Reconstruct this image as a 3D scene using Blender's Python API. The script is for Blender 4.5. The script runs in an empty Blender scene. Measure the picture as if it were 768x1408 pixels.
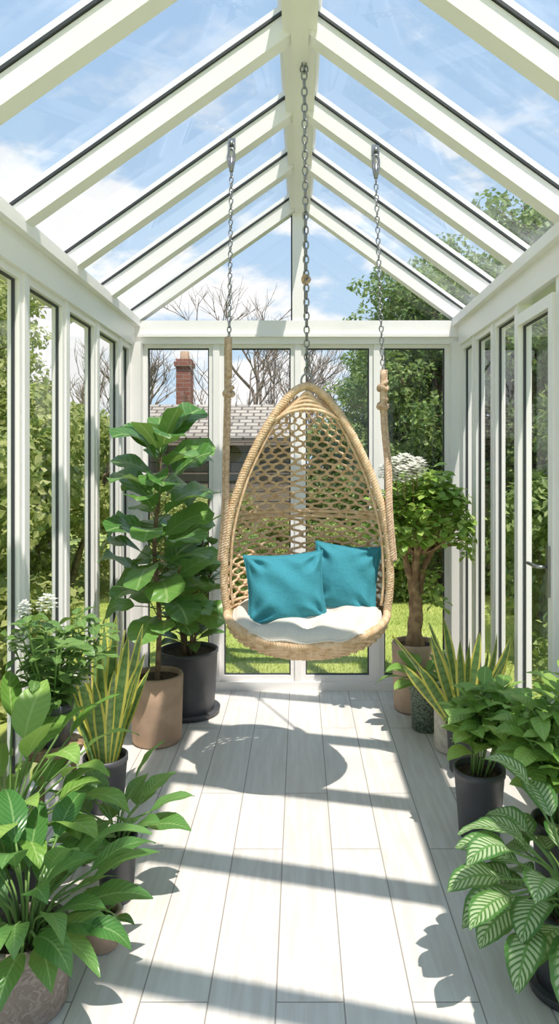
import bpy, math, random
import numpy as np
from math import sin, cos, pi, radians
from mathutils import Vector
rng=np.random.default_rng(11); random.seed(11)
U=random.uniform
XL,XR,YB=-1.13,1.08,4.8
EZ0,EZ1,RZ=2.37,2.55,3.40

# ---------------------------------------------------------------- mesh builder
class MB:
    def __init__(s): s.v=[];s.f=[];s.uv=[];s.r=[];s.n=0
    def add(s,V,F,mat=0,UV=None,r=0.5,smooth=True):
        V=np.asarray(V,float).reshape(-1,3); k=len(V)
        if not isinstance(F,list): F=[F]
        for a in F:
            a=np.asarray(a,int)
            if len(a): s.f.append((a+s.n,mat,smooth))
        s.v.append(V)
        s.uv.append(np.zeros((k,2)) if UV is None else np.asarray(UV,float).reshape(-1,2))
        s.r.append(np.full(k,r) if np.isscalar(r) else np.asarray(r,float))
        s.n+=k
    def build(s,name,mats,loc=(0,0,0),room=False,parent=None):
        V=np.concatenate(s.v)
        if room:
            V=V.copy(); x=V[:,0]
            def soft(a,knee,lim):
                m=a>knee; b=a.copy(); b[m]=knee+(lim-knee)*np.tanh((a[m]-knee)/(lim-knee)); return b
            x=soft(x,XR-0.16,XR-0.02); x=-soft(-x,-XL-0.16,-XL-0.02); V[:,0]=x
            V[:,1]=soft(V[:,1],YB-0.2,YB-0.03)
            V[:,2]=np.maximum(V[:,2],0.004)
        V=V-np.array(loc)
        me=bpy.data.meshes.new(name)
        me.vertices.add(len(V)); me.vertices.foreach_set('co',V.ravel())
        loops=np.concatenate([a.ravel() for a,_,_ in s.f])
        tot=np.concatenate([np.full(len(a),a.shape[1]) for a,_,_ in s.f])
        mi=np.concatenate([np.full(len(a),m) for a,m,_ in s.f])
        sm=np.concatenate([np.full(len(a),q) for a,_,q in s.f])
        st=np.concatenate([[0],np.cumsum(tot)[:-1]])
        me.loops.add(len(loops)); me.loops.foreach_set('vertex_index',loops.astype(np.int32))
        me.polygons.add(len(tot)); me.polygons.foreach_set('loop_start',st.astype(np.int32))
        me.polygons.foreach_set('material_index',mi.astype(np.int32))
        me.polygons.foreach_set('use_smooth',sm.astype(bool))
        for m in mats: me.materials.append(m)
        me.update(calc_edges=True)
        uv=np.concatenate(s.uv)[loops]
        l=me.uv_layers.new(name='UVMap'); l.data.foreach_set('uv',uv.ravel())
        at=me.attributes.new('rnd','FLOAT','POINT'); at.data.foreach_set('value',np.concatenate(s.r))
        me.validate()
        o=bpy.data.objects.new(name,me); bpy.context.scene.collection.objects.link(o)
        o.location=loc
        if parent: o.parent=parent; o.location=Vector(loc)-parent.location
        return o

def gridf(nu,nv,cu=False):
    R=nu if cu else nu-1
    i=np.arange(R)[:,None]; j=np.arange(nv-1)[None,:]
    a=i*nv+j; b=((i+1)%nu)*nv+j
    return np.stack([a,b,b+1,a+1],-1).reshape(-1,4)

def frames(P,closed=False):
    P=np.asarray(P,float)
    if closed: T=np.roll(P,-1,0)-np.roll(P,1,0)
    else: T=np.gradient(P,axis=0)
    T/=np.linalg.norm(T,axis=1)[:,None]+1e-12
    n=np.cross(T[0],[0.13,0.2,0.97]); 
    if np.linalg.norm(n)<.1: n=np.cross(T[0],[1,0,0])
    n/=np.linalg.norm(n); Ns=[n]
    for t in T[1:]:
        n=n-t*np.dot(n,t); n/=np.linalg.norm(n)+1e-12; Ns.append(n)
    Ns=np.array(Ns); return T,Ns,np.cross(T,Ns)

def tube(mb,P,R,seg=7,mat=0,closed=False,r=.5,smooth=True):
    P=np.asarray(P,float); n=len(P); R=np.broadcast_to(np.asarray(R,float),(n,))
    T,A,B=frames(P,closed)
    th=np.arange(seg)*2*pi/seg
    V=P[:,None]+R[:,None,None]*(A[:,None]*np.cos(th)[None,:,None]+B[:,None]*np.sin(th)[None,:,None])
    rr=n if closed else n-1
    i=np.arange(rr)[:,None]; j=np.arange(seg)[None,:]
    a=i*seg+j; b=((i+1)%n)*seg+j; c=((i+1)%n)*seg+(j+1)%seg; d=i*seg+(j+1)%seg
    F=[np.stack([a,d,c,b],-1).reshape(-1,4)]
    if not closed:
        F.append(np.arange(seg)[None,::-1]); F.append((np.arange(seg)+(n-1)*seg)[None,:])
    uv=np.stack(np.broadcast_arrays((th/(2*pi))[None,:],np.linspace(0,1,n)[:,None]),-1)
    mb.add(V,F,mat,uv,r,smooth)

def resample(P,m,closed=False):
    P=np.asarray(P,float)
    if closed: P=np.vstack([P,P[:1]])
    d=np.concatenate([[0],np.cumsum(np.linalg.norm(np.diff(P,axis=0),axis=1))])
    t=np.linspace(0,d[-1],m+(1 if closed else 0))
    Q=np.stack([np.interp(t,d,P[:,k]) for k in range(3)],-1)
    if closed: Q=Q[:-1]
    return Q,d[-1]

def rope(mb,P,R,pitch=.06,mat=0,closed=False,strands=3,ppt=9):
    _,L=resample(P,10,closed)
    turns=max(1,round(L/pitch)); m=turns*ppt
    Q,_=resample(P,m,closed)
    T,A,B=frames(Q,closed)
    ph=np.arange(m)*2*pi*turns/m
    for k in range(strands):
        a=ph+2*pi*k/strands
        tube(mb,Q+R*.52*(A*np.cos(a)[:,None]+B*np.sin(a)[:,None]),R*.56,6,mat,closed)

def smoothcurve(pts,n=12):
    pts=[np.array(p,float) for p in pts]
    p=[2*pts[0]-pts[1]]+pts+[2*pts[-1]-pts[-2]]
    out=[]
    for i in range(1,len(p)-2):
        for t in np.linspace(0,1,n,endpoint=False):
            a,b,c,d=p[i-1],p[i],p[i+1],p[i+2]
            out.append(.5*((2*b)+(-a+c)*t+(2*a-5*b+4*c-d)*t*t+(-a+3*b-3*c+d)*t**3))
    out.append(pts[-1]); return np.array(out)

def box(mb,x0,x1,y0,y1,z0,z1,mat=0):
    V=[(x,y,z) for x in (x0,x1) for y in (y0,y1) for z in (z0,z1)]
    F=np.array([[0,1,3,2],[4,6,7,5],[0,4,5,1],[2,3,7,6],[0,2,6,4],[1,5,7,3]])
    mb.add(V,F,mat,smooth=False)

def beam(mb,p0,p1,w,h,side=(0,1,0),mat=0,off=0.0):
    p0=np.array(p0,float);p1=np.array(p1,float); t=p1-p0; t/=np.linalg.norm(t)
    s=np.array(side,float); u=np.cross(s,t); u/=np.linalg.norm(u)
    if u[2]<0:u=-u
    V=[]
    for p in (p0,p1):
        for a in (-w/2,w/2):
            for b in (off-h,off): V.append(p+s*a+u*b)
    F=np.array([[0,1,3,2],[4,6,7,5],[0,4,5,1],[2,3,7,6],[0,2,6,4],[1,5,7,3]])
    mb.add(V,F,mat,smooth=False)

def lathe(mb,cx,cy,prof,seg=40,mat=0,z0=0,wob=None):
    th=np.arange(seg)*2*pi/seg
    pr=np.array(prof,float)
    V=np.stack([cx+pr[None,:,0]*np.cos(th)[:,None],cy+pr[None,:,0]*np.sin(th)[:,None],np.broadcast_to(z0+pr[None,:,1],(seg,len(pr)))],-1)
    uv=np.stack(np.broadcast_arrays((th/(2*pi))[:,None],np.linspace(0,1,len(pr))[None,:]),-1)
    mb.add(V,gridf(seg,len(pr),True),mat,uv)

def pot(mb,cx,cy,rt,rb,h,mat=0,soil=1,z0=0,style='plain'):
    if style=='rim':
        p=[(0.001,0),(rb*.9,0),(rb,.006),(rt*.93,h*.8),(rt*.94,h*.81),(rt,h*.815),(rt*1.01,h*.99),(rt,h),(rt-.012,h),(rt-.016,h-.03)]
    elif style=='saucer':
        p=[(0.001,0),(rb*1.25,0),(rt*1.1,.03),(rt*1.1,.034),(rb*1.02,.02),(rb*1.03,.03),(rt*.96,h*.5),(rt,h-.02),(rt*1.03,h-.018),(rt*1.03,h),(rt-.008,h),(rt-.012,h-.03)]
    elif style=='cyl':
        p=[(0.001,0),(rb*.94,0),(rb,.015),(rb+(rt-rb)*.5,h*.5),(rt,h-.012),(rt-.005,h),(rt-.016,h),(rt-.02,h-.006),(rt-.02,h-.035)]
    else:
        p=[(0.001,0),(rb*.95,0),(rb,.008),(rt*.99,h-.03),(rt*1.03,h-.026),(rt*1.03,h),(rt-.006,h),(rt-.01,h-.03)]
    lathe(mb,cx,cy,p,44,mat,z0)
    n=14; 
    sp=[((rt-.008)*k/n+.0005, h-.03+.006*sin(k*2.1)*(k<n)+.004*cos(k*5)) for k in range(n,-1,-1)]
    lathe(mb,cx,cy,sp,30,soil,z0)

PROF={'ovate':([0,.05,.15,.32,.5,.7,.86,.95,1],[.06,.3,.72,.98,1,.78,.42,.17,0.01]),
 'fiddle':([0,.06,.2,.38,.55,.75,.9,.97,1],[.12,.42,.66,.78,.9,1,.8,.42,.05]),
 'lance':([0,.06,.2,.4,.55,.75,.9,1],[.08,.3,.72,1,.95,.62,.27,0.01]),
 'snake':([0,.2,.5,.7,.85,.95,1],[.62,.75,1,.93,.62,.25,0.01]),
 'obov':([0,.1,.3,.55,.75,.9,1],[.06,.3,.65,.95,1,.7,0.05])}
def leaf(mb,base,az,el,L,W,droop=.8,prof='ovate',fold=.2,roll=0,wave=0,nt=9,mat=0,petiole=0,pm=None,twist=0,ns=5):
    base=np.array(base,float)
    h=np.array([cos(az),sin(az),0]);z=np.array([0,0,1.])
    if petiole>0:
        d=cos(el)*h+sin(el)*z; e=base+d*petiole
        tube(mb,[base,base+d*petiole*.5+z*petiole*.04,e],[.0035,.003,.0028],5,mat if pm is None else pm)
        base=e
    t=np.linspace(0,1,nt+1); th=el-droop*t**1.2
    D=np.cos(th)[:,None]*h+np.sin(th)[:,None]*z
    C=base+np.vstack([[0,0,0],np.cumsum((D[1:]+D[:-1])/2*L/nt,axis=0)])
    S=np.tile(np.array([-sin(az),cos(az),0]),(nt+1,1)); Nn=-np.sin(th)[:,None]*h+np.cos(th)[:,None]*z
    ro=roll+twist*t
    S2=np.cos(ro)[:,None]*S+np.sin(ro)[:,None]*Nn; N2=-np.sin(ro)[:,None]*S+np.cos(ro)[:,None]*Nn
    w=W/2*np.interp(t,*PROF[prof])
    s=np.linspace(-1,1,ns)
    ph=U(0,6); fr=U(9,14)
    hh=fold*np.abs(s)[None]*w[:,None]+wave*W*np.sin(t[:,None]*fr+ph+np.sign(s)[None]*1.3)*np.abs(s)[None]**2*np.interp(t,[0,.2,1],[0,1,1])[:,None]
    V=C[:,None]+s[None,:,None]*w[:,None,None]*S2[:,None]+hh[...,None]*N2[:,None]
    uv=np.stack(np.broadcast_arrays(((s+1)/2)[None],t[:,None]),-1)
    mb.add(V,gridf(nt+1,ns),mat,uv,random.random())

# ---------------------------------------------------------------- materials
def newmat(name):
    m=bpy.data.materials.new(name); m.use_nodes=True; nt=m.node_tree; nt.nodes.clear()
    out=nt.nodes.new('ShaderNodeOutputMaterial'); return m,nt,out
def lk(nt,a,b): nt.links.new(a,b)
def setin(nt,sock,v):
    if isinstance(v,bpy.types.NodeSocket): nt.links.new(v,sock)
    else:
        if isinstance(v,(tuple,list)) and len(v)==3 and sock.type=='RGBA': v=(*v,1)
        sock.default_value=v
def M(nt,op,a,b=0.0,clamp=False):
    n=nt.nodes.new('ShaderNodeMath'); n.operation=op; n.use_clamp=clamp
    setin(nt,n.inputs[0],a); setin(nt,n.inputs[1],b); return n.outputs[0]
def mix(nt,f,a,b,blend='MIX'):
    n=nt.nodes.new('ShaderNodeMix'); n.data_type='RGBA'; n.blend_type=blend
    setin(nt,n.inputs[0],f); setin(nt,n.inputs[6],a); setin(nt,n.inputs[7],b); return n.outputs[2]
def noise(nt,scale,detail=3,vec=None,rough=.5):
    n=nt.nodes.new('ShaderNodeTexNoise'); n.inputs['Scale'].default_value=scale; n.inputs['Detail'].default_value=detail
    n.inputs['Roughness'].default_value=rough
    if vec is not None: lk(nt,vec,n.inputs['Vector'])
    return n.outputs['Fac']
def objco(nt): return nt.nodes.new('ShaderNodeTexCoord').outputs['Object']
def smooth(nt,v,a,b,c=0.,d=1.):
    n=nt.nodes.new('ShaderNodeMapRange'); n.interpolation_type='SMOOTHSTEP'
    setin(nt,n.inputs[0],v); n.inputs[1].default_value=a;n.inputs[2].default_value=b;n.inputs[3].default_value=c;n.inputs[4].default_value=d
    return n.outputs[0]
def bsdf(nt,out,color,rough=.5,metal=0,bump=None,bs=.3,bd=.01,spec=.5):
    p=nt.nodes.new('ShaderNodeBsdfPrincipled'); setin(nt,p.inputs['Base Color'],color); setin(nt,p.inputs['Roughness'],rough)
    p.inputs['Metallic'].default_value=metal; p.inputs['Specular IOR Level'].default_value=spec
    if bump is not None:
        b=nt.nodes.new('ShaderNodeBump'); b.inputs['Strength'].default_value=bs; b.inputs['Distance'].default_value=bd
        lk(nt,bump,b.inputs['Height']); lk(nt,b.outputs[0],p.inputs['Normal'])
    if out: lk(nt,p.outputs[0],out.inputs[0])
    return p
def simple(name,c,rough=.5,metal=0,c2=None,scale=8,bs=0,bscale=40,bd=.004):
    m,nt,out=newmat(name); co=objco(nt)
    col=c
    if c2: col=mix(nt,smooth(nt,noise(nt,scale,5,co),.35,.65),c,c2)
    bp=noise(nt,bscale,4,co) if bs else None
    bsdf(nt,out,col,rough,metal,bp,bs,bd); return m
def leafmat(name,c1,c2,mode='plain',vein=(.35,.5,.15),rough=.38,trans=.25,k=9):
    m,nt,out=newmat(name)
    uv=nt.nodes.new('ShaderNodeTexCoord').outputs['UV']
    sp=nt.nodes.new('ShaderNodeSeparateXYZ'); lk(nt,uv,sp.inputs[0])
    e=M(nt,'MULTIPLY',M(nt,'ABSOLUTE',M(nt,'SUBTRACT',sp.outputs[0],.5)),2.0)
    at=nt.nodes.new('ShaderNodeAttribute'); at.attribute_name='rnd'
    base=mix(nt,at.outputs['Fac'],c1,c2)
    bump=None
    if mode=='snake':
        nn=noise(nt,60,2,objco(nt))
        band=M(nt,'SINE',M(nt,'ADD',M(nt,'MULTIPLY',sp.outputs[1],70.),M(nt,'MULTIPLY',nn,9.)))
        base=mix(nt,smooth(nt,band,0,.9,0,.6),base,(.06,.15,.045))
        base=mix(nt,smooth(nt,e,.54,.66),base,(.74,.68,.14))
    elif mode=='calathea':
        w=M(nt,'SINE',M(nt,'SUBTRACT',M(nt,'MULTIPLY',sp.outputs[1],72.),M(nt,'MULTIPLY',e,15.)))
        nn=noise(nt,45,3,objco(nt))
        msk=M(nt,'MULTIPLY',smooth(nt,M(nt,'ADD',w,M(nt,'MULTIPLY',nn,1.2)),-.1,.7),smooth(nt,M(nt,'ADD',e,M(nt,'MULTIPLY',nn,.3)),1.0,.8))
        base=mix(nt,M(nt,'MULTIPLY',msk,.88),base,(.54,.64,.38))
        base=mix(nt,smooth(nt,e,.12,.04),base,(.14,.30,.08))
        bump=w
    else:
        ph=M(nt,'SUBTRACT',M(nt,'MULTIPLY',sp.outputs[1],6.283*k),M(nt,'MULTIPLY',e,6.283*k*.2))
        w=M(nt,'SINE',ph)
        if k: base=mix(nt,smooth(nt,w,.86,1,0,.3),base,vein)
        base=mix(nt,smooth(nt,e,.1,.03,0,.8),base,vein)
        bump=w if k else None
    p=bsdf(nt,None,base,rough,0,bump,.25,.003)
    t=nt.nodes.new('ShaderNodeBsdfTranslucent'); lk(nt,mix(nt,.45,base,(.47,.62,.14),'MIX') if 'petal' not in name else base,t.inputs[0])
    mx=nt.nodes.new('ShaderNodeMixShader'); mx.inputs[0].default_value=trans
    lk(nt,p.outputs[0],mx.inputs[1]); lk(nt,t.outputs[0],mx.inputs[2]); lk(nt,mx.outputs[0],out.inputs[0])
    return m
def glassmat(name,haze=0.0,tint=(.985,.985,.985),refl=.42):
    m,nt,out=newmat(name)
    tr=nt.nodes.new('ShaderNodeBsdfTransparent'); tr.inputs[0].default_value=(*tint,1)
    gl=nt.nodes.new('ShaderNodeBsdfGlossy'); gl.inputs['Roughness'].default_value=.02; gl.inputs[0].default_value=(.95,.97,1,1)
    lw=nt.nodes.new('ShaderNodeLayerWeight'); lw.inputs[0].default_value=.5
    f=M(nt,'ADD',M(nt,'MULTIPLY',M(nt,'POWER',lw.outputs['Facing'],4.),refl),.035)
    mx=nt.nodes.new('ShaderNodeMixShader'); lk(nt,f,mx.inputs[0]); lk(nt,tr.outputs[0],mx.inputs[1]); lk(nt,gl.outputs[0],mx.inputs[2])
    last=mx.outputs[0]
    if haze:
        co=objco(nt); mp=nt.nodes.new('ShaderNodeMapping'); mp.inputs['Rotation'].default_value=(.3,.4,.6); mp.inputs['Scale'].default_value=(1,3.2,1); lk(nt,co,mp.inputs[0])
        n=smooth(nt,noise(nt,1.6,8,mp.outputs[0],.62),.5,.8,0.0,haze)
        n=M(nt,'ADD',n,.02)
        df=nt.nodes.new('ShaderNodeBsdfTranslucent'); df.inputs[0].default_value=(.95,.97,1,1)
        m2=nt.nodes.new('ShaderNodeMixShader'); lk(nt,n,m2.inputs[0]); lk(nt,last,m2.inputs[1]); lk(nt,df.outputs[0],m2.inputs[2]); last=m2.outputs[0]
    lk(nt,last,out.inputs[0]); return m

WHITE=simple('white_upvc',(.905,.88,.87),.32,c2=(.88,.855,.845),scale=2)
GASK=simple('black_gasket',(.04,.045,.05),.5)
GLASS=glassmat('window_glass'); RGLASS=glassmat('roof_glass',.2)
METAL=simple('galvanised_steel',(.33,.33,.34),.35,1)
SOIL=simple('potting_soil',(.06,.035,.02),.95,c2=(.12,.08,.05),scale=60,bs=.9,bscale=90,bd=.01)
DARKPOT=simple('charcoal_pot',(.06,.062,.07),.45,c2=(.078,.08,.088),scale=6)
BLACKPOT=simple('black_pot',(.03,.032,.038),.35)
BARK=simple('bark',(.16,.10,.06),.85,c2=(.28,.2,.13),scale=25,bs=.8,bscale=60,bd=.01)
TWIG=simple('bare_twig_bark',(.22,.17,.13),.85,c2=(.30,.24,.19),scale=5)
TANBARK=simple('tan_bark',(.48,.32,.18),.8,c2=(.28,.17,.10),scale=22,bs=.9,bscale=45,bd=.012)
STEM=simple('green_stem',(.14,.25,.06),.6)
TERRA=simple('terracotta',(.52,.36,.25),.8,c2=(.42,.29,.20),scale=9,bs=.3,bscale=50)
TERRA2=simple('light_terracotta',(.58,.42,.31),.8,c2=(.48,.34,.25),scale=9,bs=.3,bscale=50)
CREAM=simple('cream_ceramic',(.74,.69,.60),.6,c2=(.56,.51,.42),scale=28,bs=.6,bscale=38,bd=.01)
def texpot(name,a,b,sc,st):
    m,nt,out=newmat(name); co=objco(nt)
    v=nt.nodes.new('ShaderNodeTexNoise'); v.inputs['Scale'].default_value=sc; v.inputs['Detail'].default_value=4; v.inputs['Distortion'].default_value=2.5
    lk(nt,co,v.inputs['Vector']); f=smooth(nt,v.outputs['Fac'],.42,.58)
    bsdf(nt,out,mix(nt,f,a,b),.6,0,f,st,.008); return m
TAUPE=texpot('carved_taupe_pot',(.23,.185,.155),(.31,.26,.225),26,.5)
GREENPOT=texpot('mottled_green_pot',(.05,.08,.06),(.22,.27,.2),40,.3)

def floormat():
    m,nt,out=newmat('whitewashed_planks'); co=objco(nt)
    mp=nt.nodes.new('ShaderNodeMapping'); mp.inputs['Rotation'].default_value=(0,0,radians(90)); mp.inputs['Location'].default_value=(0.3,.07,0); lk(nt,co,mp.inputs[0])
    b=nt.nodes.new('ShaderNodeTexBrick'); lk(nt,mp.outputs[0],b.inputs['Vector'])
    b.inputs['Scale'].default_value=1; b.inputs['Brick Width'].default_value=1.28; b.inputs['Row Height'].default_value=.2
    b.inputs['Mortar Size'].default_value=.0024; b.inputs['Mortar Smooth'].default_value=.1; b.offset=.37; b.offset_frequency=2
    b.inputs['Color1'].default_value=(0,0,0,1); b.inputs['Color2'].default_value=(1,1,1,1); b.inputs['Mortar'].default_value=(.5,.5,.5,1)
    mp2=nt.nodes.new('ShaderNodeMapping'); mp2.inputs['Scale'].default_value=(16,1.3,1); lk(nt,co,mp2.inputs[0])
    addv=nt.nodes.new('ShaderNodeVectorMath'); addv.operation='ADD'; lk(nt,mp2.outputs[0],addv.inputs[0])
    sc=nt.nodes.new('ShaderNodeVectorMath'); sc.operation='SCALE'; lk(nt,b.outputs['Color'],sc.inputs[0]); sc.inputs['Scale'].default_value=7; lk(nt,sc.outputs[0],addv.inputs[1])
    g=noise(nt,2.2,8,addv.outputs[0],.6)
    c=mix(nt,smooth(nt,g,.32,.68),(.64,.59,.54),(.76,.725,.685))
    c=mix(nt,M(nt,'MULTIPLY',b.outputs['Color'],.35),c,(.82,.785,.745))
    mp3=nt.nodes.new('ShaderNodeMapping'); mp3.inputs['Scale'].default_value=(5,1.6,1); lk(nt,co,mp3.inputs[0])
    c=mix(nt,smooth(nt,noise(nt,1.6,4,mp3.outputs[0]),.58,.74,0,.4),c,(.58,.52,.45))
    c=mix(nt,b.outputs['Fac'],c,(.34,.30,.27))
    h=M(nt,'SUBTRACT',M(nt,'MULTIPLY',g,.2),b.outputs['Fac'])
    bsdf(nt,out,c,.42,0,h,.3,.003,.4); return m
FLOOR=floormat()

# ---------------------------------------------------------------- room shell
Y0=-0.9
mb=MB(); box(mb,XL-.14,XR+.14,Y0,YB+.14,-.12,0); mb.build('floor',[FLOOR])
def window(name,plane,pos,u0,u1,z0,z1,fw=.034,th=.05,door=False,glass=GLASS):
    mb=MB()
    def bx(a0,a1,c0,c1,t0,t1,m):
        if plane=='x': box(mb,pos+t0,pos+t1,a0,a1,c0,c1,m)
        else: box(mb,a0,a1,pos+t0,pos+t1,c0,c1,m)
    t=th/2
    bx(u0,u0+fw,z0,z1,-t,t,0);bx(u1-fw,u1,z0,z1,-t,t,0);bx(u0+fw,u1-fw,z1-fw,z1,-t,t,0);bx(u0+fw,u1-fw,z0,z0+fw*1.3,-t,t,0)
    g=.009;t2=.006; a0,a1,c0,c1=u0+fw,u1-fw,z0+fw*1.3,z1-fw
    bx(a0,a0+g,c0,c1,-t2,t2,1);bx(a1-g,a1,c0,c1,-t2,t2,1);bx(a0+g,a1-g,c0,c0+g,-t2,t2,1);bx(a0+g,a1-g,c1-g,c1,-t2,t2,1)
    a0+=g*.5;a1-=g*.5;c0+=g*.5;c1-=g*.5
    V=[(pos,a0,c0),(pos,a1,c0),(pos,a1,c1),(pos,a0,c1)] if plane=='x' else [(a0,pos,c0),(a1,pos,c0),(a1,pos,c1),(a0,pos,c1)]
    mb.add(V,np.array([[0,1,2,3]]),2,smooth=False)
    if door:
        yh=u0+.035
        box(mb,pos-t-.012,pos-t,yh-.014,yh+.014,1.0,1.22,3)
        tube(mb,[(pos-t-.01,yh,1.13),(pos-t-.05,yh,1.13),(pos-t-.055,yh+.02,1.13),(pos-t-.055,yh+.12,1.13)],.008,8,3)
    return mb.build(name,[WHITE,GASK,glass,METAL])
wn=[1]
def W(*a,**k):
    window('window_%d'%wn[0],*a,**k); wn[0]+=1
Z0,Z1=.07,EZ0
Lp=[Y0,0.2,1.36,1.88,2.40,2.92,3.44,3.96,4.48]
mb=MB()
box(mb,XL-.14,XL,Y0,YB+.1,0,Z0); box(mb,XL-.15,XL+.0,Y0,YB+.1,EZ0,EZ1); box(mb,XL-.15,XL+.035,Y0,YB-.001,EZ1-.045,EZ1+.01)
for y in Lp: box(mb,XL-.085,XL-.012,y-.02,y+.02,Z0,EZ0)
box(mb,XL-.14,XL+.05,YB-.06,YB+.1,0,EZ0+.02)
mb.build('wall_left',[WHITE])
ends=Lp+[YB-.04]
for a,b in zip(ends[:-1],ends[1:]): W('x',XL-.045,a+.02,b-.02,Z0,Z1)
Rp=[Y0,0.4,1.5,2.0,2.46,2.96,3.53,3.98,4.42]
mb=MB()
box(mb,XR,XR+.14,Y0,YB+.1,0,Z0); box(mb,XR,XR+.15,Y0,YB+.1,EZ0,EZ1); box(mb,XR-.035,XR+.15,Y0,YB-.001,EZ1-.045,EZ1+.01)
for y in Rp: box(mb,XR+.012,XR+.085,y-.02,y+.02,Z0,EZ0)
box(mb,XR-.05,XR+.14,YB-.06,YB+.1,0,EZ0+.02)
mb.build('wall_right',[WHITE])
ends=Rp+[YB-.04]
for i,(a,b) in enumerate(zip(ends[:-1],ends[1:])):
    if abs(a-2.96)<.01: window('door_1','x',XR+.03,a+.021,b-.021,Z0+.001,Z1-.06,fw=.055,th=.065,door=True)
    else: W('x',XR+.045,a+.02,b-.02,Z0,Z1)
Bm=[-.575,-.012,.53]
mb=MB()
box(mb,XL,XR,YB,YB+.1,0,Z0-.01); box(mb,XL,XR,YB-.01,YB+.1,2.385,2.545); box(mb,XL,XR,YB-.03,YB+.02,2.43,2.45)
for x in Bm: box(mb,x-.022,x+.022,YB+.005,YB+.09,Z0-.01,2.39)
xm=-.012
def roofz(x): 
    return RZ-(RZ-2.53)*(abs(x)/(-XL+.1) if x<0 else abs(x)/(XR+.12))
box(mb,xm-.04,xm+.04,YB+.0,YB+.09,2.54,3.36)
mb.build('wall_back',[WHITE])
e=[XL+.05]+Bm+[XR-.05]
for i,(a,b) in enumerate(zip(e[:-1],e[1:])):
    W('y',YB+.045,a+(.022 if i else 0),b-(.022 if i<3 else 0),Z0-.01,2.39,fw=.03)
for sgn in (-1,1):
    mb=MB(); y=YB+.045
    xo=XL if sgn<0 else XR
    V=[(xm+sgn*.035,y,2.54),(xo,y,2.54),(xo,y,roofz(xo)-.02),(xm+sgn*.035,y,roofz(.05)-.03)]
    mb.add(V,np.array([[0,1,2,3]]),0,smooth=False)
    box(mb,min(xm+sgn*.04,xm+sgn*.05),max(xm+sgn*.04,xm+sgn*.05),y-.01,y+.01,2.545,3.3,1)
    box(mb,min(xm,xo),max(xm,xo),y-.01,y+.01,2.545,2.553,1)
    mb.build('window_%d'%wn[0],[GLASS,GASK]); wn[0]+=1
mb=MB()
raf=[YB+.02,4.11,3.48,2.83,2.17,1.5,.85,.2,-.45]
for y in raf:
    w=.080
    for xo in (XL-.1,XR+.12):
        beam(mb,(0,y,RZ+.02),(xo,y,2.55),w,.080)
        beam(mb,(0,y,RZ+.02),(xo,y,2.55),w+.02,.010,off=.012,mat=1)
        beam(mb,(0,y,RZ+.02),(xo,y,2.55),w+.01,.022,off=.036)
box(mb,-.07,.07,Y0,YB+.1,RZ-.09,RZ+.03); box(mb,-.035,.035,Y0,YB+.03,RZ-.115,RZ-.09); box(mb,-.09,.09,Y0,YB+.1,RZ+.03,RZ+.055)
mb.build('ceiling',[WHITE,GASK])
for i,(xo) in enumerate((XL-.12,XR+.14)):
    mb=MB()
    mb.add([(0,Y0,RZ+.03),(xo,Y0,2.555),(xo,YB+.1,2.555),(0,YB+.1,RZ+.03)],np.array([[0,1,2,3]]),0,smooth=False)
    mb.build('window_%d'%wn[0],[RGLASS]); wn[0]+=1

# ---------------------------------------------------------------- hanging chair
def wickermat():
    m,nt,out=newmat('natural_rattan'); co=objco(nt)
    c=mix(nt,smooth(nt,noise(nt,30,5,co),.3,.7),(.58,.38,.21),(.78,.57,.38))
    bsdf(nt,out,c,.65,0,noise(nt,220,2,co),.4,.002); return m
WICK=wickermat()
ROPE=simple('jute_rope',(.50,.33,.22),.85,c2=(.66,.49,.35),scale=60,bs=.5,bscale=200,bd=.002)
CX,CY=.034,3.28
wz=np.array([.87,.95,1.02,1.19,1.36,1.53,1.70,1.80,1.86,1.90,1.925,1.94])
ww=np.array([.378,.388,.392,.385,.355,.298,.220,.158,.114,.078,.048,.0])
def wf(z): return np.interp(z,wz,ww)
def yf(z): return CY+.03-.10*np.sin(np.clip((z-.87)/(1.94-.87),0,1)*pi)*.4
def yb(z):
    t=np.clip((z-.87)/(1.94-.87),0,1); return yf(z)+.34*np.sqrt(np.clip(1-t**1.7,0,1))*(.92+.25*np.sin(pi*t))+.01
chair=bpy.data.objects.new('hanging_egg_chair',None); bpy.context.scene.collection.objects.link(chair); chair.location=(CX,CY,1.2)
mb=MB()
zs=np.concatenate([np.linspace(.87,1.8,14),[1.86,1.90,1.925]])
left=[(CX-wf(z),yf(z),z) for z in zs]; right=[(CX+wf(z),yf(z),z) for z in zs[::-1]]
ph=np.linspace(0,-pi,20)[1:-1]
front=[(CX+.378*cos(a),CY+.03+.29*sin(a),.87-.085*(-sin(a))**1.4) for a in ph]
rim=smoothcurve(left+[(CX,yf(1.94),1.942)]+right+front+[left[0]],6)[:-1]
rope(mb,rim,.019,.036,0,closed=True,ppt=8)
ia=smoothcurve([(CX-(wf(z)-.03),yf(z)+.012,z) for z in np.linspace(.9,1.84,10)]+[(CX,yf(1.9)+.01,1.89)]+[(CX+(wf(z)-.03),yf(z)+.012,z) for z in np.linspace(1.84,.9,10)],6)
tube(mb,ia,.007,6)
for k in range(5):
    zt=1.905-.020*k; w0=.03+.026*k
    tube(mb,smoothcurve([(CX-w0-.02,yf(zt)-.006,zt-.045),(CX-w0*.6,yf(zt)-.014,zt-.008),(CX,yf(zt)-.016,zt+.004),(CX+w0*.6,yf(zt)-.014,zt-.008),(CX+w0+.02,yf(zt)-.006,zt-.045)],6),.009,6)
th=np.linspace(0,2*pi,20)[:-1]
tube(mb,[(CX+.028*cos(a),yf(1.94),1.965+.035*sin(a)) for a in th],.005,7,1,True)
mb.build('frame_rim',[WICK,METAL],chair.location,parent=chair)
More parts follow.
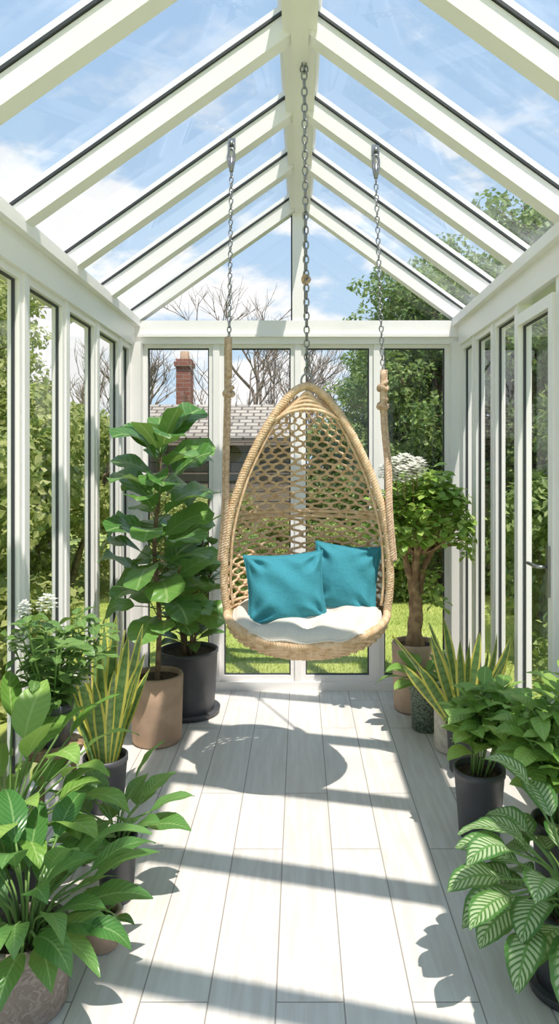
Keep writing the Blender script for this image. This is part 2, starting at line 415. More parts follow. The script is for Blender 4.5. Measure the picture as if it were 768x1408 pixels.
mb=MB(); NN=22; rows=36; m=rows*8+1
v=np.linspace(0,1,m)
for i in range(NN+1):
    c=np.cos(pi*rows*v+i*pi)
    u=np.clip((i+.53*np.sign(c)*np.abs(c)**.5+.05*np.sin(i*3.1+v*23))/NN,0,1)
    z=.86+v*(1.90-.86)+.004*np.sin(i*5.3+v*31)
    a=(u-.5)*pi
    w=wf(z); f=yf(z); b=yb(z)
    P=np.stack([CX+w*np.sin(a),f+(b-f)*np.cos(a)**.9,z],-1)
    tp=np.interp(v,[0,.7,1],[1,.85,.5])
    tube(mb,P,(.0072+.005*np.abs(c)**6)*tp,6,0)
for zz,rr in ((1.325,.0085),(1.30,.0085),(.9,.009),(.875,.009)):
    a=np.linspace(-pi/2,pi/2,40)
    tube(mb,np.stack([CX+wf(zz)*np.sin(a),yf(zz)+(yb(zz)-yf(zz))*np.cos(a)**.9-.004,np.full(40,zz)],-1),rr,6,0)
mb.build('woven_net_back',[WICK],chair.location,parent=chair)
mb=MB(); nA=96; ks=np.linspace(1,0.02,15)
A=np.linspace(0,2*pi,nA,endpoint=False)
def bowl(a,k):
    s=np.sin(a); fr=np.maximum(-s,0)
    dep=np.where(s<0,.29,.35)
    zr=.87-.085*fr**1.4
    return np.stack([CX+.378*k*np.cos(a),CY+.03+dep*k*s,zr+(.69-zr)*np.sqrt(np.clip(1-k**2.2,0,1))],-1)
V=np.stack([bowl(A,k*.985) for k in ks],1)
mb.add(V,gridf(nA,len(ks),True),0)
for j,k in enumerate([.995,.985,.97,.95,.925,.89,.85,.8,.74,.67,.6,.5,.4,.3,.2]):
    P=bowl(A,k); off=.006*np.cos(A*36+j*pi); 
    P[:,2]+=-.004; n=np.stack([np.cos(A),np.sin(A),-.6*np.ones(nA)],-1); P+=n*off[:,None]
    tube(mb,P,.0095,6,0,True)
for i in range(40):
    P=np.array([bowl(np.array([i*2*pi/40]),k)[0] for k in np.linspace(1,.1,10)]); tube(mb,P-np.array([0,0,.005]),.007,5,0)
mb.build('basket_seat',[WICK],chair.location,parent=chair)
def chain(mb,p0,p1,link=.036,mat=0,r=.0032,wd=.0095):
    p0=np.array(p0,float);p1=np.array(p1,float); L=np.linalg.norm(p1-p0); n=int(L/(link*.74)); t=(p1-p0)/L
    s=np.cross(t,[0.3,1,0]); s/=np.linalg.norm(s); q=np.cross(t,s)
    for i in range(n):
        c=p0+t*L*(i+.5)/n; a=s if i%2 else q
        th=np.arange(12)*2*pi/12
        P=c+np.cos(th)[:,None]*wd*a+(np.sin(th)*(link/2-r*.5))[:,None]*t
        tube(mb,P,r,5,mat,True)
mb=MB()
top=(.018,2.98,RZ-.115)
chain(mb,top,(CX,yf(1.94),2.0),r=.0038,wd=.012,link=.042)
tube(mb,[(.018,2.98,RZ-.09),(.018,2.98,RZ-.125)],.012,10)
tube(mb,[(.018+.016*cos(a),2.98,RZ-.14+.018*sin(a)) for a in th],.004,6,0,True)
kz=2.42; kc=np.array(top)+(np.array([CX,yf(1.94),2.0])-np.array(top))*((RZ-.115-kz)/(RZ-.115-2.0))
rope(mb,[kc+(.014*cos(a),.012*sin(a*2),.016*sin(a)) for a in th],.009,.03,1,True)
mb.build('centre_chain',[METAL,ROPE],chair.location,parent=chair)
def under(x): 
    xo=(-XL+.1) if x<0 else XR+.12
    return (RZ+.02)-(RZ+.02-2.55)*abs(x)/xo-.085/cos(math.atan(.75))
for nm,xt,zc,sx in (('left_suspension',-.335,2.15,-1),('right_suspension',.372,1.99,1)):
    mb=MB(); zt=under(xt)+.075; yt=3.421
    box(mb,xt-.018,xt+.018,yt+.012,yt+.02,zt-.03,zt+.022,0); tube(mb,[(xt,yt+.015,zt-.005),(xt,yt-.006,zt-.008)],.009,10)
    tube(mb,[(xt+.014*cos(a),yt,zt-.024+.018*sin(a)) for a in th],.0042,6,0,True)
    tube(mb,[(xt+(.014+.004*sin(a))*cos(a),yt-.004,zt-.09+.055*sin(a)) for a in th],.006,6,0,True)
    tube(mb,[(xt,yt-.004,zt-.08),(xt,yt-.004,zt-.15)],.010,8,0)
    ye=yf(1.3)-.005; xe=CX+sx*(wf(1.3)+.012)
    f=(zt-.15-zc)/(zt-.15-1.3)
    pc=np.array([xt+(xe-xt)*min(1,f*1.05),yt+(ye-yt)*f,zc])
    chain(mb,(xt,yt,zt-.15),pc)
    ze=1.12
    P=smoothcurve([pc+(0,0,.03),pc-(0,0,.2),(xe,ye+.02,1.55),(xe,ye-.012,1.36),(CX+sx*(wf(ze)+.012),yf(ze)-.012,ze)],8)
    rope(mb,P,.0125,.04,1)
    rope(mb,P+np.array([sx*.014,.006,0]),.009,.035,1)
    for kk in ([.3] if sx<0 else [.12,.2]):
        q=P[int(len(P)*kk)]
        rope(mb,[q+(.02*cos(a),.018*sin(a),.008*sin(2*a)) for a in th],.011,.03,1,True)
        rope(mb,[q+(.018*cos(a),.014*sin(a),.02+.012*cos(a)) for a in th],.010,.03,1,True)
    tube(mb,P[:8],.015,8,1)
    mb.build(nm,[METAL,ROPE],chair.location,parent=chair)

def fabric(name,c,c2,sc=350):
    m,nt,out=newmat(name); co=objco(nt)
    w=noise(nt,sc,2,co); big=noise(nt,11,3,co)
    col=mix(nt,smooth(nt,w,.3,.7),c,c2)
    h=M(nt,'ADD',M(nt,'MULTIPLY',w,.12),big)
    p=bsdf(nt,out,col,.9,0,h,.5,.02,.2); return m
TEAL=fabric('teal_linen',(.035,.22,.28),(.065,.29,.36)); CRM=fabric('cream_canvas',(.64,.58,.50),(.74,.68,.60))
def pillow(name,loc,size,thick,rot,mat,seed):
    r=np.random.default_rng(seed); n=44
    s=np.linspace(-1,1,n); X,Z=np.meshgrid(s,s,indexing='ij')
    e=(1-np.abs(X)**2.4)*(1-np.abs(Z)**2.4)
    T=thick*np.clip(e,0,1)**.5
    a=.09
    PX=X*(1-a*(1-Z**2)*np.abs(X)**2)*size[0]/2; PZ=Z*(1-a*(1-X**2)*np.abs(Z)**2)*size[1]/2
    wr=sum(r.uniform(.004,.008)*np.sin(r.uniform(3,9)*X+r.uniform(3,9)*Z+r.uniform(0,6)) for _ in range(5))*np.clip(e,0,1)**.3
    for sx in (-1,1):
        for sz in (-1,1):
            dx,dz=X-sx,Z-sz; ang=np.arctan2(dz*sz,dx*sx); rr=np.hypot(dx,dz)
            wr=wr+.028*np.sin(ang*9+r.uniform(0,6))*np.exp(-((rr-.45)/.3)**2)
    mb=MB()
    for sg in (-1,1):
        V=np.stack([PX,sg*(T/2+wr*.5*np.clip(e*4,0,1)),PZ],-1)
        F=gridf(n,n); F=F if sg>0 else F[:,::-1]
        mb.add(V,F,0)
    ed=[(i,0) for i in range(n)]+[(n-1,j) for j in range(1,n)]+[(i,n-1) for i in range(n-2,-1,-1)]+[(0,j) for j in range(n-2,0,-1)]
    tube(mb,[(PX[i,j],0,PZ[i,j]) for i,j in ed],.004,6,0,True)
    o=mb.build(name,[mat]); o.location=loc; o.rotation_euler=rot; return o
pillow('teal_throw_pillow',(CX+.185,CY+.10,1.02),(.33,.33),.14,(radians(-14),radians(4),radians(-14)),TEAL,3)
pillow('teal_throw_pillow',(CX-.10,CY-.03,.995),(.375,.33),.17,(radians(-16),radians(-3),radians(6)),TEAL,5)
mb=MB(); nA=80; nr=30
A=np.linspace(0,2*pi,nA,endpoint=False)
def pad(top):
    V=[]
    for k in np.linspace(0,1,nr):
        rr=k
        ex=np.sign(np.cos(A))*np.abs(np.cos(A))**.9; ey=np.sign(np.sin(A))*np.abs(np.sin(A))**.9
        x=.345*rr*ex; y=np.where(ey<0,.285,.27)*rr*ey
        h=.048*np.clip(1-rr**4,0,1)**.5
        if top:
            for tx,ty in ((-.2,-.12),(0,-.16),(.2,-.12),(-.1,.02),(.1,.02)):
                h=h-.036*np.exp(-((x-tx)**2+(y-ty)**2)/.0024)
            h=h+.006*np.sin(A*14+2)*rr**4
        else: h=-h*.9
        V.append(np.stack([CX+x,CY+.015+y,.852+h+.16*y+.09*np.clip(np.abs(x)-.15,0,1)**1.0],-1))
    return np.stack(V,0)
mb.add(pad(True),np.array([[i*nA+j,(i+1)*nA+j,(i+1)*nA+(j+1)%nA,i*nA+(j+1)%nA] for i in range(nr-1) for j in range(nA)]),0)
mb.add(pad(False),np.array([[i*nA+j,i*nA+(j+1)%nA,(i+1)*nA+(j+1)%nA,(i+1)*nA+j] for i in range(nr-1) for j in range(nA)]),0)
E=pad(True)[-1]; tube(mb,E,.005,6,0,True)
mb.build('seat_cushion',[CRM])

# ---------------------------------------------------------------- plants
FIG=leafmat('fig_leaf',(.055,.18,.035),(.18,.37,.08),vein=(.33,.48,.18),rough=.3,k=7)
RUB=leafmat('rubber_leaf',(.045,.14,.035),(.12,.25,.06),vein=(.2,.35,.12),rough=.3,k=0)
LILY=leafmat('lily_leaf',(.06,.20,.045),(.18,.36,.10),vein=(.27,.44,.16),rough=.3,k=11)
BRIGHT=leafmat('bright_leaf',(.14,.32,.05),(.34,.52,.12),vein=(.42,.58,.2),k=8)
SNAKE=leafmat('snake_leaf',(.15,.27,.09),(.22,.34,.11),'snake',rough=.4,trans=.12)
CAL=leafmat('calathea_leaf',(.06,.18,.04),(.10,.26,.06),'calathea',rough=.35)
SHR=leafmat('shrub_leaf',(.08,.19,.05),(.20,.34,.09),k=6)
BON=leafmat('ficus_tree_leaf',(.20,.38,.05),(.50,.64,.16),k=0,trans=.35)
PETAL=leafmat('white_petal',(.88,.88,.82),(.94,.93,.89),vein=(.88,.9,.78),k=0,trans=.45)

def fig():
    cx,cy=-.81,3.96; mb=MB(); pot(mb,cx,cy,.148,.138,.38,0,1,style='cyl')
    P=smoothcurve([(cx,cy,.3),(cx+.015,cy-.01,.7),(cx-.01,cy-.02,1.1),(cx+.02,cy-.04,1.4),(cx+.03,cy-.05,1.62)],8)
    tube(mb,P,np.linspace(.016,.008,len(P)),8,2)
    P2=smoothcurve([(cx+.012,cy-.005,.60),(cx+.09,cy-.05,.75),(cx+.14,cy-.06,1.0)],8); tube(mb,P2,np.linspace(.009,.006,len(P2)),7,2)
    n=46
    for i in range(n):
        t=i/(n-1); z=.66+.96*t; q=P[np.argmin(np.abs(P[:,2]-z))]
        az=i*2.399+U(-.3,.3); L=(.31-.03*t)*U(.85,1.15); W_=L*U(.60,.74)
        sunny=max(0,-sin(az))
        el=.35+.45*t**1.6+U(-.25,.3)
        leaf(mb,(q[0],q[1],z),az,el,L,W_,.8+.5*sunny+U(-.3,.4),'fiddle',.14,(-.45 if cos(az)<0 else .45)*(1-sunny)+U(-.35,.35),.06,10,3,petiole=.11*U(.7,1.4)*(1-.1*t),pm=4,ns=7)
    for i in range(10):
        q=P2[min(len(P2)-1,4+i*len(P2)//12)]; leaf(mb,q,-1.4+i*.5,.3+U(-.2,.3),.24,.16,1.1,'fiddle',.18,U(-.3,.3),.05,9,3,petiole=.05,pm=4,ns=7)
    for i in range(5): leaf(mb,P[-1],i*1.3+.5,.85+U(-.25,.4),.26,.15,.4,'fiddle',.22,0,.04,9,3,petiole=.04,pm=4,ns=7)
    mb.build('potted_fiddle_leaf_fig',[TERRA,SOIL,BARK,FIG,STEM],(cx,cy,0),True)
fig()
def rubber():
    cx,cy=-.70,4.40; mb=MB(); pot(mb,cx,cy,.18,.155,.40,0,1,style='saucer')
    for s in range(6):
        a=s*1.05; P=smoothcurve([(cx+.03*cos(a),cy+.03*sin(a),.36),(cx+.07*cos(a),cy+.05*sin(a),.7),(cx+(.12+.04*(s%2))*cos(a)+.06,cy+.08*sin(a),.95+.08*s)],8)
        tube(mb,P,np.linspace(.009,.005,len(P)),6,2)
        m=13
        for i in range(m):
            t=(i+2)/(m+1); q=P[int(t*(len(P)-1))]
            leaf(mb,q,i*2.4+s,.35+.5*t+U(-.2,.2),U(.17,.23),U(.08,.11),.7,'ovate',.22,U(-.4,.4),.02,8,3,petiole=.03,pm=4)
    mb.build('potted_rubber_plant',[DARKPOT,SOIL,BARK,RUB,STEM],(cx,cy,0),True)
rubber()
def flowerball(mb,c,R,n,mat,ps=.018):
    c=np.array(c)
    for i in range(n):
        z=1-1.7*(i+.5)/n; r=math.sqrt(max(0,1-z*z)); a=i*2.4; d=np.array([r*cos(a),r*sin(a),z])
        b=c+d*R*U(.75,1)
        for k in range(4):
            leaf(mb,b,a+k*pi/2,.6*z+.2,ps,ps*.9,.4,'obov',.1,0,0,2,mat,ns=3)
def shrub():
    cx,cy=-.955,2.70; mb=MB(); z0=.50
    lathe(mb,cx,cy,[(.001,z0-.03),(.11,z0-.03),(.115,z0-.02),(.115,z0-.002),(.11,z0),(.001,z0)],30,5)
    for k in range(3):
        a=k*2.09+.4; tube(mb,[(cx+.07*cos(a),cy+.07*sin(a),z0-.02),(cx+.115*cos(a),cy+.115*sin(a),0)],.011,8,5)
    pot(mb,cx,cy,.075,.06,.16,0,1,z0=z0)
    for s in range(17):
        a=s*2.4; rr=.04+.16*math.sqrt(s/17); top=(cx+rr*cos(a),cy+rr*sin(a),z0+.28+.24*U(.2,1))
        P=smoothcurve([(cx,cy,z0+.13),(cx+rr*.4*cos(a),cy+rr*.4*sin(a),z0+.22),top],6); tube(mb,P,.0035,5,2)
        for i in range(22):
            q=P[min(len(P)-1,3+int(i/22*len(P)))]
            leaf(mb,q,U(0,6.28),U(-.2,.7),U(.05,.075),U(.034,.048),.6,'ovate',.2,U(-.4,.4),.03,6,3,petiole=U(.01,.05),pm=4)
    for (dx,dy,dz) in ((-.12,-.02,.52),(0.0,-.06,.55),(.10,.03,.24),(-.10,-.13,.42),(-.17,.0,.40)):
        flowerball(mb,(cx+dx,cy+dy,z0+dz),.034,26,6,.017)
    mb.build('potted_white_hydrangea',[DARKPOT,SOIL,STEM,SHR,STEM,TANBARK,PETAL],(cx,cy,0),True)
shrub()
def snake(cx,cy,r,h,Lmax,spread,n,lean=(0,0)):
    mb=MB(); pot(mb,cx,cy,r,r*.82,h,0,1)
    for i in range(n):
        a=i*2.4+U(-.2,.2); k=math.sqrt((i+.5)/n); b=(cx+r*.6*k*cos(a),cy+r*.6*k*sin(a),h-.035)
        L=Lmax*U(.78,1.02)*(1-.28*k**2)
        leaf(mb,b,a,pi/2-spread*k*U(.6,1.2),L,U(.048,.064),U(-.05,.3)*k,'snake',.25,(pi/2 if abs(sin(a))<.6 else 0)+U(-.5,.5),.06,14,2,twist=U(-.6,.6))
    mb.build('potted_snake_plant',[DARKPOT,SOIL,SNAKE],(cx,cy,0),True)
snake(-.89,3.20,.098,.24,.72,.36,19)
snake(.84,3.58,.088,.25,.64,.76,20)
def broad(name,cx,cy,r,rb,h,potm,leafm,n,L,Wr,ztop,prof,elr=(.2,1.3),style='plain',droop=(.7,1.5),pet=(.05,.25),z0=0,seedrot=0,spread=.5,wave=.03,nt=10,fold=.22):
    mb=MB(); pot(mb,cx,cy,r,rb,h,0,1,z0=z0,style=style)
    for i in range(n):
        k=math.sqrt((i+.5)/n); a=i*2.399+seedrot
        el=elr[1]+(elr[0]-elr[1])*k+U(-.12,.12)
        b=np.array([cx+r*spread*k*cos(a),cy+r*spread*k*sin(a),z0+h-.03])
        p=(ztop-h-z0)*(1-.55*k)*U(pet[0],pet[1])+.02
        d=np.array([cos(el)*cos(a),cos(el)*sin(a),sin(el)])
        e=b+d*p+np.array([0,0,p*.12])
        tube(mb,smoothcurve([b,b+np.array([0,0,p*.35])+d*p*.25,e],4),.0038,5,3)
        ll=L*U(.75,1.1)
        leaf(mb,e,a+U(-.35,.35),el-.15,ll,ll*Wr*U(.85,1.1),U(*droop),prof,fold,U(-.35,.35),wave,nt,2)
    return mb.build(name,[potm,SOIL,leafm,STEM],(cx,cy,0),True)
broad('potted_peace_lily',-.80,2.04,.128,.118,.23,TAUPE,LILY,54,.215,.42,.58,'lance',(.45,1.4),'cyl',(.8,1.5),(.2,.8),fold=.15)
broad('potted_dieffenbachia',-.99,2.38,.11,.09,.26,DARKPOT,BRIGHT,38,.22,.55,.92,'ovate',(.7,1.45),'plain',(.8,1.6),(.4,1.0),seedrot=1,fold=.15)
broad('potted_pothos',-.665,2.54,.072,.058,.23,DARKPOT,LILY,20,.17,.60,.44,'ovate',(.5,1.3),'plain',(.5,1.2),(.4,.95),seedrot=.5,fold=.15)
broad('potted_aglaonema',-.645,2.29,.06,.048,.12,TERRA2,RUB,7,.08,.4,.2,'lance',(.5,1.2),'rim',(.6,1.3),(.2,.6))
def bonsai():
    cx,cy=.735,4.46; mb=MB(); pot(mb,cx,cy,.148,.135,.43,0,1,style='cyl')
    tr=[[(cx-.03,cy,.38),(cx-.01,cy,.6),(cx-.02,cy-.01,.78),(cx-.07,cy-.03,.98),(cx-.1,cy,1.16)],
        [(cx+.03,cy,.38),(cx+.0,cy-.02,.58),(cx+.03,cy+.01,.76),(cx+.06,cy-.02,.92),(cx+.16,cy-.03,1.1)],
        [(cx,cy+.03,.38),(cx+.02,cy+.02,.6),(cx+.0,cy+.03,.85),(cx+.02,cy+.02,1.05),(cx+.01,cy,1.25)],
        [(cx-.01,cy-.03,.38),(cx+.015,cy-.035,.64),(cx-.005,cy-.03,.8),(cx+.0,cy-.08,1.0),(cx-.02,cy-.12,1.15)]]
    for P in tr:
        P=smoothcurve(P,8); tube(mb,P,np.linspace(.036,.015,len(P))*(1+.12*np.sin(np.arange(len(P))*1.3)),9,2)
    for i in range(36):
        a=i*2.4; k=math.sqrt((i+.5)/36); c=np.array([cx+.05+.34*k*cos(a),cy-.12+.24*k*sin(a),1.13+.29*(1-k*k)+U(-.1,.08)])
        s=smoothcurve([(cx+.01,cy,.98),((cx+c[0])/2,(cy+c[1])/2,1.05),c],5); tube(mb,s,np.linspace(.011,.003,len(s)),5,2)
        for j in range(40):
            d=rng.normal(size=3); d/=np.linalg.norm(d); q=c+d*.09*U(.5,1.1)
            leaf(mb,q,math.atan2(d[1],d[0])+U(-.6,.6),U(-.3,.7),U(.06,.09),U(.038,.054),.7,'obov',.2,U(-.5,.5),0,4,3,ns=3)
    for i in range(34):
        q=np.array([cx+U(.06,.2),cy-U(0,.1),U(.66,.9)]); 
        leaf(mb,q,U(0,6.28),U(-.6,.4),.07,.045,.5,'obov',.2,0,0,5,3)
    for (dx,dy,dz) in ((-.17,-.26,.03),(-.10,-.22,.05),(-.03,-.26,.03),(-.21,-.22,-.01),(-.13,-.32,-.02),(-.06,-.30,.0)):
        flowerball(mb,(cx+dx,cy+dy,1.52+dz),.05,38,4,.034)
        tube(mb,[(cx+dx*.6,cy+dy*.6,1.22),(cx+dx,cy+dy,1.50+dz)],.003,5,2)
    mb.build('potted_ficus_tree',[TERRA2,SOIL,TANBARK,BON,PETAL],(cx,cy,0),True)
bonsai()
broad('potted_hosta',.745,4.13,.1,.082,.28,GREENPOT,BRIGHT,22,.17,.55,.52,'ovate',(.3,1.3),'rim',(.6,1.2),(.2,.8))
broad('potted_geranium',.84,3.84,.103,.10,.35,CREAM,LILY,18,.10,.6,.50,'ovate',(.4,1.2),'cyl',(.5,1.1),(.2,.9))
def bush(name,cx,cy,r,h,n,R,ztop,L,potm,lm,Wr=.5,z0=0,shift=(0,0),low=.6):
    mb=MB(); pot(mb,cx,cy,r,r*.8,h,0,1,z0=z0)
    ns=max(8,n//12)
    for s in range(ns):
        a=s*2.4; k=math.sqrt((s+.5)/ns); top=(cx+shift[0]+R*k*cos(a),cy+shift[1]+R*k*sin(a),h+(ztop-h)*(1-low*k*k)*U(.8,1.05))
        P=smoothcurve([(cx+r*.4*k*cos(a),cy+r*.4*k*sin(a),h-.03),(cx+shift[0]*.5+R*.5*k*cos(a),cy+R*.5*k*sin(a),h+(top[2]-h)*.6),top],6)
        tube(mb,P,.0035,5,3)
        for i in range(12):
            q=P[min(len(P)-1,4+int(i/12*(len(P)-3)))]; 
            leaf(mb,q,a+i*2.4,U(.1,.9),L*U(.75,1.15),L*Wr*U(.85,1.15),U(.5,1.3),'ovate',.2,U(-.3,.3),.02,7,2,petiole=.02,pm=3)
    mb.build(name,[potm,SOIL,lm,STEM],(cx,cy,0),True)
bush('potted_schefflera',.76,2.96,.105,.29,180,.17,.62,.125,DARKPOT,BRIGHT,shift=(.07,0),low=.4,Wr=.55)
bush('potted_gardenia',.95,2.55,.10,.28,240,.20,.82,.13,DARKPOT,BRIGHT,Wr=.55)
broad('potted_calathea',.82,2.11,.12,.1,.25,BLACKPOT,CAL,48,.235,.60,.66,'ovate',(.15,1.3),'saucer',(1.0,1.8),(.3,.9),wave=.03,fold=.12,seedrot=2.2)

# ---------------------------------------------------------------- garden
def cloud(mb,C,R,n,size,mat,flat=.6):
    d=rng.normal(size=(n,3)); d/=np.linalg.norm(d,axis=1)[:,None]
    p=np.array(C)+d*(R*rng.uniform(.25,1,(n,1))**.5)*np.array([1,1,.85])
    nr=d*.7+rng.normal(size=(n,3))*.6+np.array([0,-.1,.5]); nr/=np.linalg.norm(nr,axis=1)[:,None]
    t=np.cross(nr,rng.normal(size=(n,3))); t/=np.linalg.norm(t,axis=1)[:,None]; s=np.cross(nr,t)
    L=size*rng.uniform(.6,1.25,(n,1)); Wd=L*.3
    V=np.stack([p-t*L*.5,p+s*Wd+t*L*.03+nr*L*.06,p+t*L*.5,p-s*Wd+t*L*.03+nr*L*.06],1)
    F=np.arange(n*4).reshape(n,4)
    uv=np.tile(np.array([[.5,0],[1,.5],[.5,1],[0,.5]]),(n,1))
    mb.add(V,F,mat,uv,np.repeat(rng.random(n),4),smooth=False)
G1=leafmat('hedge_leaf_green',(.12,.21,.055),(.36,.43,.15),k=0,trans=.35,rough=.5)
G2=leafmat('hedge_leaf_lime',(.25,.31,.08),(.58,.58,.24),k=0,trans=.4,rough=.5)
G3=leafmat('tree_leaf_dark',(.07,.15,.04),(.29,.38,.12),k=0,trans=.35,rough=.5)
def bushmesh(nm,mat,R,H,ncl,nl,size,seed):
    random.seed(seed); mb=MB()
    for k in range(6):
        a=k*1.05; tube(mb,smoothcurve([(0,0,0),(.2*R*cos(a),.2*R*sin(a),H*.3),(.6*R*cos(a),.6*R*sin(a),H*.75)],5),[.04]*5+[.025]*5+[.012],6,1)
    for i in range(ncl):
        a=U(0,6.28); t=U(0,1); rr=R*math.sqrt(U(0.05,1))*(1-.45*t**2)
        cloud(mb,(rr*cos(a),rr*sin(a),.15+t*H*.9),R*U(.25,.4),nl,size,0)
    o=mb.build(nm,[mat,BARK]); return o
def treemesh(nm,mat,H,R,ncl,nl,size,seed):
    random.seed(seed); mb=MB()
    T=smoothcurve([(0,0,0),(.05,.03,H*.3),(-.05,0,H*.6),(0,.05,H*.9)],8); tube(mb,T,np.linspace(.12,.03,len(T)),8,1)
    for i in range(ncl):
        a=i*2.4; t=U(.28,1); rr=R*U(.25,1)*(1-.55*max(0,t-.5)*2*.8); c=np.array([rr*cos(a),rr*sin(a),H*t])
        b=T[int(min(.95,max(.1,t-.15))*(len(T)-1))]; s=smoothcurve([b,(b+c)/2+np.array([0,0,.1]),c],5); tube(mb,s,np.linspace(.03,.006,len(s)),5,1)
        cloud(mb,c,R*U(.22,.36),nl,size,0)
        for q in range(6):
            d=rng.normal(size=3); d/=np.linalg.norm(d); d[2]=abs(d[2])*.7; e=c+d*R*.5; tube(mb,[c,e],[.008,.003],4,1); cloud(mb,e,R*.14,nl//9,size,0)
    return mb.build(nm,[mat,BARK])
def place(o,spots):
    for i,(x,y,s,r) in enumerate(spots):
        q=o if i==0 else bpy.data.objects.new(o.name.split('.')[0],o.data)
        if i: bpy.context.scene.collection.objects.link(q)
        q.location=(x,y,-.1); q.rotation_euler=(0,0,r); q.scale=(s,s,s)
random.seed(4)
b1=bushmesh('garden_shrub',G2,1.0,2.2,36,440,.085,1)
place(b1,[(-2.9,4.6,1.05,0),(-3.3,6.6,1.2,2),(-2.8,8.4,1.0,4),(-4.5,5.2,1.4,1),(-2.6,2.9,1.0,3),(-3.8,9.8,1.2,1.5),(-1.7,9.0,.6,0.5),(3.2,4.2,1.0,1),(-.2,8.9,.45,3),(.5,8.4,.4,1),(-.95,9.3,.55,4)])
b2=bushmesh('hedge_shrub',G1,1.0,2.0,36,440,.08,2)
place(b2,[(2.9,5.9,1.15,0),(3.1,7.9,1.2,2),(1.7,8.9,1.0,4),(2.6,3.0,1.05,1),(4.3,6.0,1.5,1),(.9,9.2,.7,3),(-1.25,8.5,.45,2),(3.9,9.8,1.6,2),(-5.0,8.0,1.5,4),(0.75,11.5,1.1,1),(-.55,8.3,.38,5)])
t1=treemesh('garden_tree',G3,4.2,1.3,40,420,.085,3)
place(t1,[(1.95,9.5,.97,0),(3.3,8.4,1.05,2),(3.9,5.4,1.0,4),(4.8,11,1.3,1),(2.8,13,1.2,3),(1.5,12.5,.85,5)])
t2=treemesh('lime_tree',G2,3.8,1.2,40,380,.085,5)
place(t2,[(-4.0,7.2,1.0,0),(-3.6,4.2,1.0,2),(-5.4,10.5,1.3,3),(-4.2,2.4,.95,1)])
def bare(name,x,y,H,seed):
    random.seed(seed); mb=MB()
    def br(p,d,L,r,dep):
        pts=[p]; q=np.array(p,float); dd=np.array(d,float)
        for i in range(4):
            dd=dd+np.array([U(-.2,.2),U(-.2,.2),U(-.05,.15)]); dd/=np.linalg.norm(dd); q=q+dd*L/4; pts.append(q.copy())
        tube(mb,pts,np.linspace(r,r*.6,5),5 if dep<3 else 4,0)
        if dep<6:
            for k in range(3):
                nd=dd+np.array([U(-.85,.85),U(-.85,.85),U(-.25,.5)]); nd/=np.linalg.norm(nd); j=random.choice([2,3,4])
                br(pts[j],nd,L*U(.6,.82),r*.6,dep+1)
    br((0,0,0),(0,0,1),H*.30,.09,0)
    o=mb.build(name,[TWIG]); o.location=(x,y,-.1)
bare('bare_tree',-.9,13.1,5.7,2); bare('bare_tree',-3.3,13.6,5.4,8); bare('bare_tree',-.1,14.8,5.6,21)
def brick(name,c1,c2,mo,sx,sy,msize,axis='xz'):
    m,nt,out=newmat(name); co=objco(nt)
    sp=nt.nodes.new('ShaderNodeSeparateXYZ'); lk(nt,co,sp.inputs[0]); cb=nt.nodes.new('ShaderNodeCombineXYZ')
    lk(nt,M(nt,'ADD',sp.outputs[0],M(nt,'MULTIPLY',sp.outputs[1],.999 if axis=='xz' else 0.0)),cb.inputs[0]); lk(nt,sp.outputs[2 if axis=='xz' else 1],cb.inputs[1])
    b=nt.nodes.new('ShaderNodeTexBrick'); lk(nt,cb.outputs[0],b.inputs['Vector']); b.inputs['Scale'].default_value=1
    b.inputs['Brick Width'].default_value=sx;b.inputs['Row Height'].default_value=sy;b.inputs['Mortar Size'].default_value=msize
    b.inputs['Color1'].default_value=(*c1,1);b.inputs['Color2'].default_value=(*c2,1);b.inputs['Mortar'].default_value=(*mo,1)
    bsdf(nt,out,b.outputs['Color'],.85,0,b.outputs['Fac'],-.5,.01); return m
BRK=brick('red_brick',(.24,.08,.055),(.33,.13,.09),(.28,.2,.17),.22,.075,.008)
TILE=brick('grey_roof_tile',(.30,.27,.23),(.45,.41,.35),(.12,.10,.09),.2,.12,.016,'xy')
WOOD=brick('shed_boards',(.20,.155,.12),(.27,.21,.165),(.07,.06,.05),6,.14,.008)
mb=MB(); sx0,sx1,sy0,sy1=-2.5,-.1,10.0,12.0
box(mb,sx0,sx1,sy0,sy1,-.1,1.86,0)
for k in range(10):
    y0=sy0-.2+k*.12; z0=1.86+k*.055; beam(mb,((sx0+sx1)/2-1.3,y0+.07,z0+.06),((sx0+sx1)/2+1.3,y0+.07,z0+.06),.15,.035,(0,.91,.41),1)
box(mb,sx0-.1,sx1+.1,sy0-.22,sy0-.19,1.78,1.85,0)
V=[(sx0,sy0,1.85),(sx0,11,2.42),(sx0,sy1,1.85),(sx1,sy0,1.85),(sx1,11,2.42),(sx1,sy1,1.85)]
mb.add(V,[np.array([[0,1,2],[3,5,4]]),np.array([[1,4,5,2],[0,3,4,1]])],0,smooth=False)
mb.build('garden_shed',[WOOD,TILE,WHITE])
mb=MB(); box(mb,-2.18,-1.92,12.3,12.6,-.1,3.35); box(mb,-2.21,-1.89,12.26,12.64,3.22,3.3); lathe(mb,-2.05,12.45,[(.09,3.35),(.08,3.5),(.06,3.5),(.06,3.4)],16,1)
mb.build('brick_chimney',[BRK,TERRA])
m_,nt,out=newmat('lawn_grass'); co=objco(nt)
c=mix(nt,smooth(nt,noise(nt,1.3,4,co),.35,.65),(.32,.40,.09),(.48,.53,.14)); c=mix(nt,smooth(nt,noise(nt,60,3,co),.4,.7,0,.4),c,(.22,.3,.06))
bsdf(nt,out,c,.9,0,noise(nt,90,3,co),.4,.02); LAWN=m_
BLD=leafmat('grass_blade',(.36,.46,.09),(.58,.63,.19),k=0,trans=.35,rough=.6)
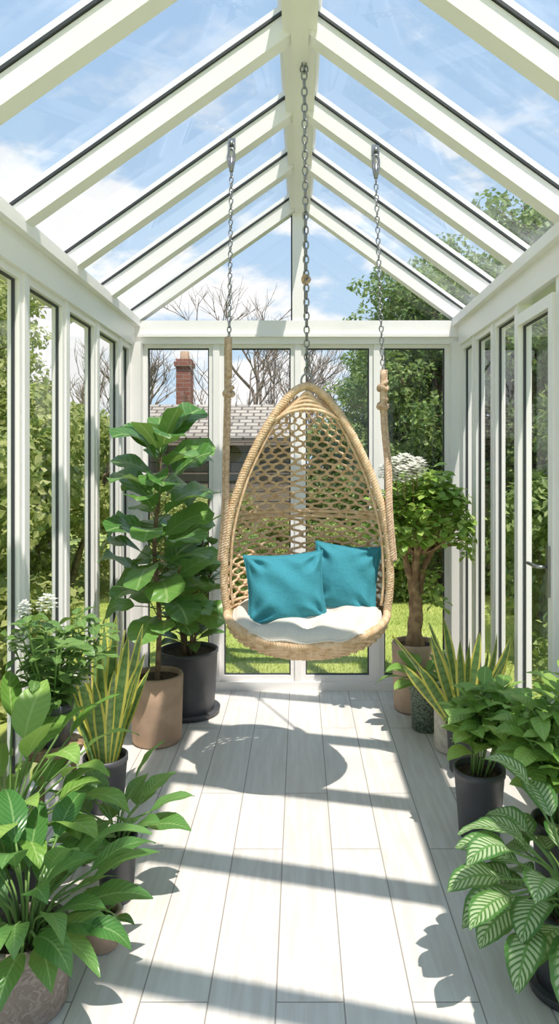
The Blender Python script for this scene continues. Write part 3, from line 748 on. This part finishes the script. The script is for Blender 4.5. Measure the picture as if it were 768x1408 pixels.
mb=MB(); mb.add([(-60,-30,-.1),(60,-30,-.1),(60,90,-.1),(-60,90,-.1)],np.array([[0,1,2,3]]),0,smooth=False)
n=70000; x=rng.uniform(-4,4,n); y=rng.uniform(5.0,9.5,n); a=rng.uniform(0,6.28,n); hgt=rng.uniform(.015,.035,n)
P=np.stack([x,y,np.full(n,-.1)],-1); S=np.stack([np.cos(a),np.sin(a),0*a],-1)*.004; T=np.stack([rng.normal(0,.015,n),rng.normal(0,.015,n),hgt],-1)
mb.add(np.stack([P-S,P+S,P+T],1),np.arange(3*n).reshape(n,3),1,np.tile([[0,0],[1,0],[.5,1]],(n,1)),np.repeat(rng.random(n),3),smooth=False)
mb.build('lawn',[LAWN,BLD])

# ---------------------------------------------------------------- world, sun, camera
w=bpy.data.worlds.new('World'); bpy.context.scene.world=w; w.use_nodes=True; nt=w.node_tree; nt.nodes.clear()
out=nt.nodes.new('ShaderNodeOutputWorld'); bg=nt.nodes.new('ShaderNodeBackground'); lk(nt,bg.outputs[0],out.inputs[0])
g=nt.nodes.new('ShaderNodeTexCoord').outputs['Generated']; sp=nt.nodes.new('ShaderNodeSeparateXYZ'); lk(nt,g,sp.inputs[0])
sky=mix(nt,smooth(nt,sp.outputs[2],0.0,.55),(.54,.71,.87),(.36,.54,.78))
mp=nt.nodes.new('ShaderNodeMapping'); mp.inputs['Scale'].default_value=(1,1,2.2); mp.inputs['Location'].default_value=(.35,0,.2); lk(nt,g,mp.inputs[0])
nz=M(nt,'ADD',noise(nt,5.0,8,mp.outputs[0],.55),smooth(nt,sp.outputs[2],.42,.28,0.,.08))
cl=smooth(nt,nz,.53,.64); cl=M(nt,'MULTIPLY',cl,smooth(nt,sp.outputs[2],.5,.30,.3,1.0))
sky=mix(nt,cl,sky,(.93,.93,.93)); lk(nt,sky,bg.inputs[0]); bg.inputs[1].default_value=1.15
sd=bpy.data.lights.new('sun','SUN'); sd.energy=5.4; sd.angle=.012; sd.color=(1,.94,.85)
so=bpy.data.objects.new('sun',sd); bpy.context.scene.collection.objects.link(so)
so.rotation_euler=Vector((-.21,.40,-1)).to_track_quat('-Z','Y').to_euler(); so.location=(1,-2,8)
cd=bpy.data.cameras.new('camera'); co=bpy.data.objects.new('camera',cd); bpy.context.scene.collection.objects.link(co)
co.location=(0,0,1.6); co.rotation_euler=(pi/2,0,0); cd.sensor_width=36; cd.lens=960/1408*36; cd.shift_x=-28/1408; cd.shift_y=-74/1408
cd.clip_start=.05; bpy.context.scene.camera=co
bpy.context.scene.view_settings.view_transform='Standard'
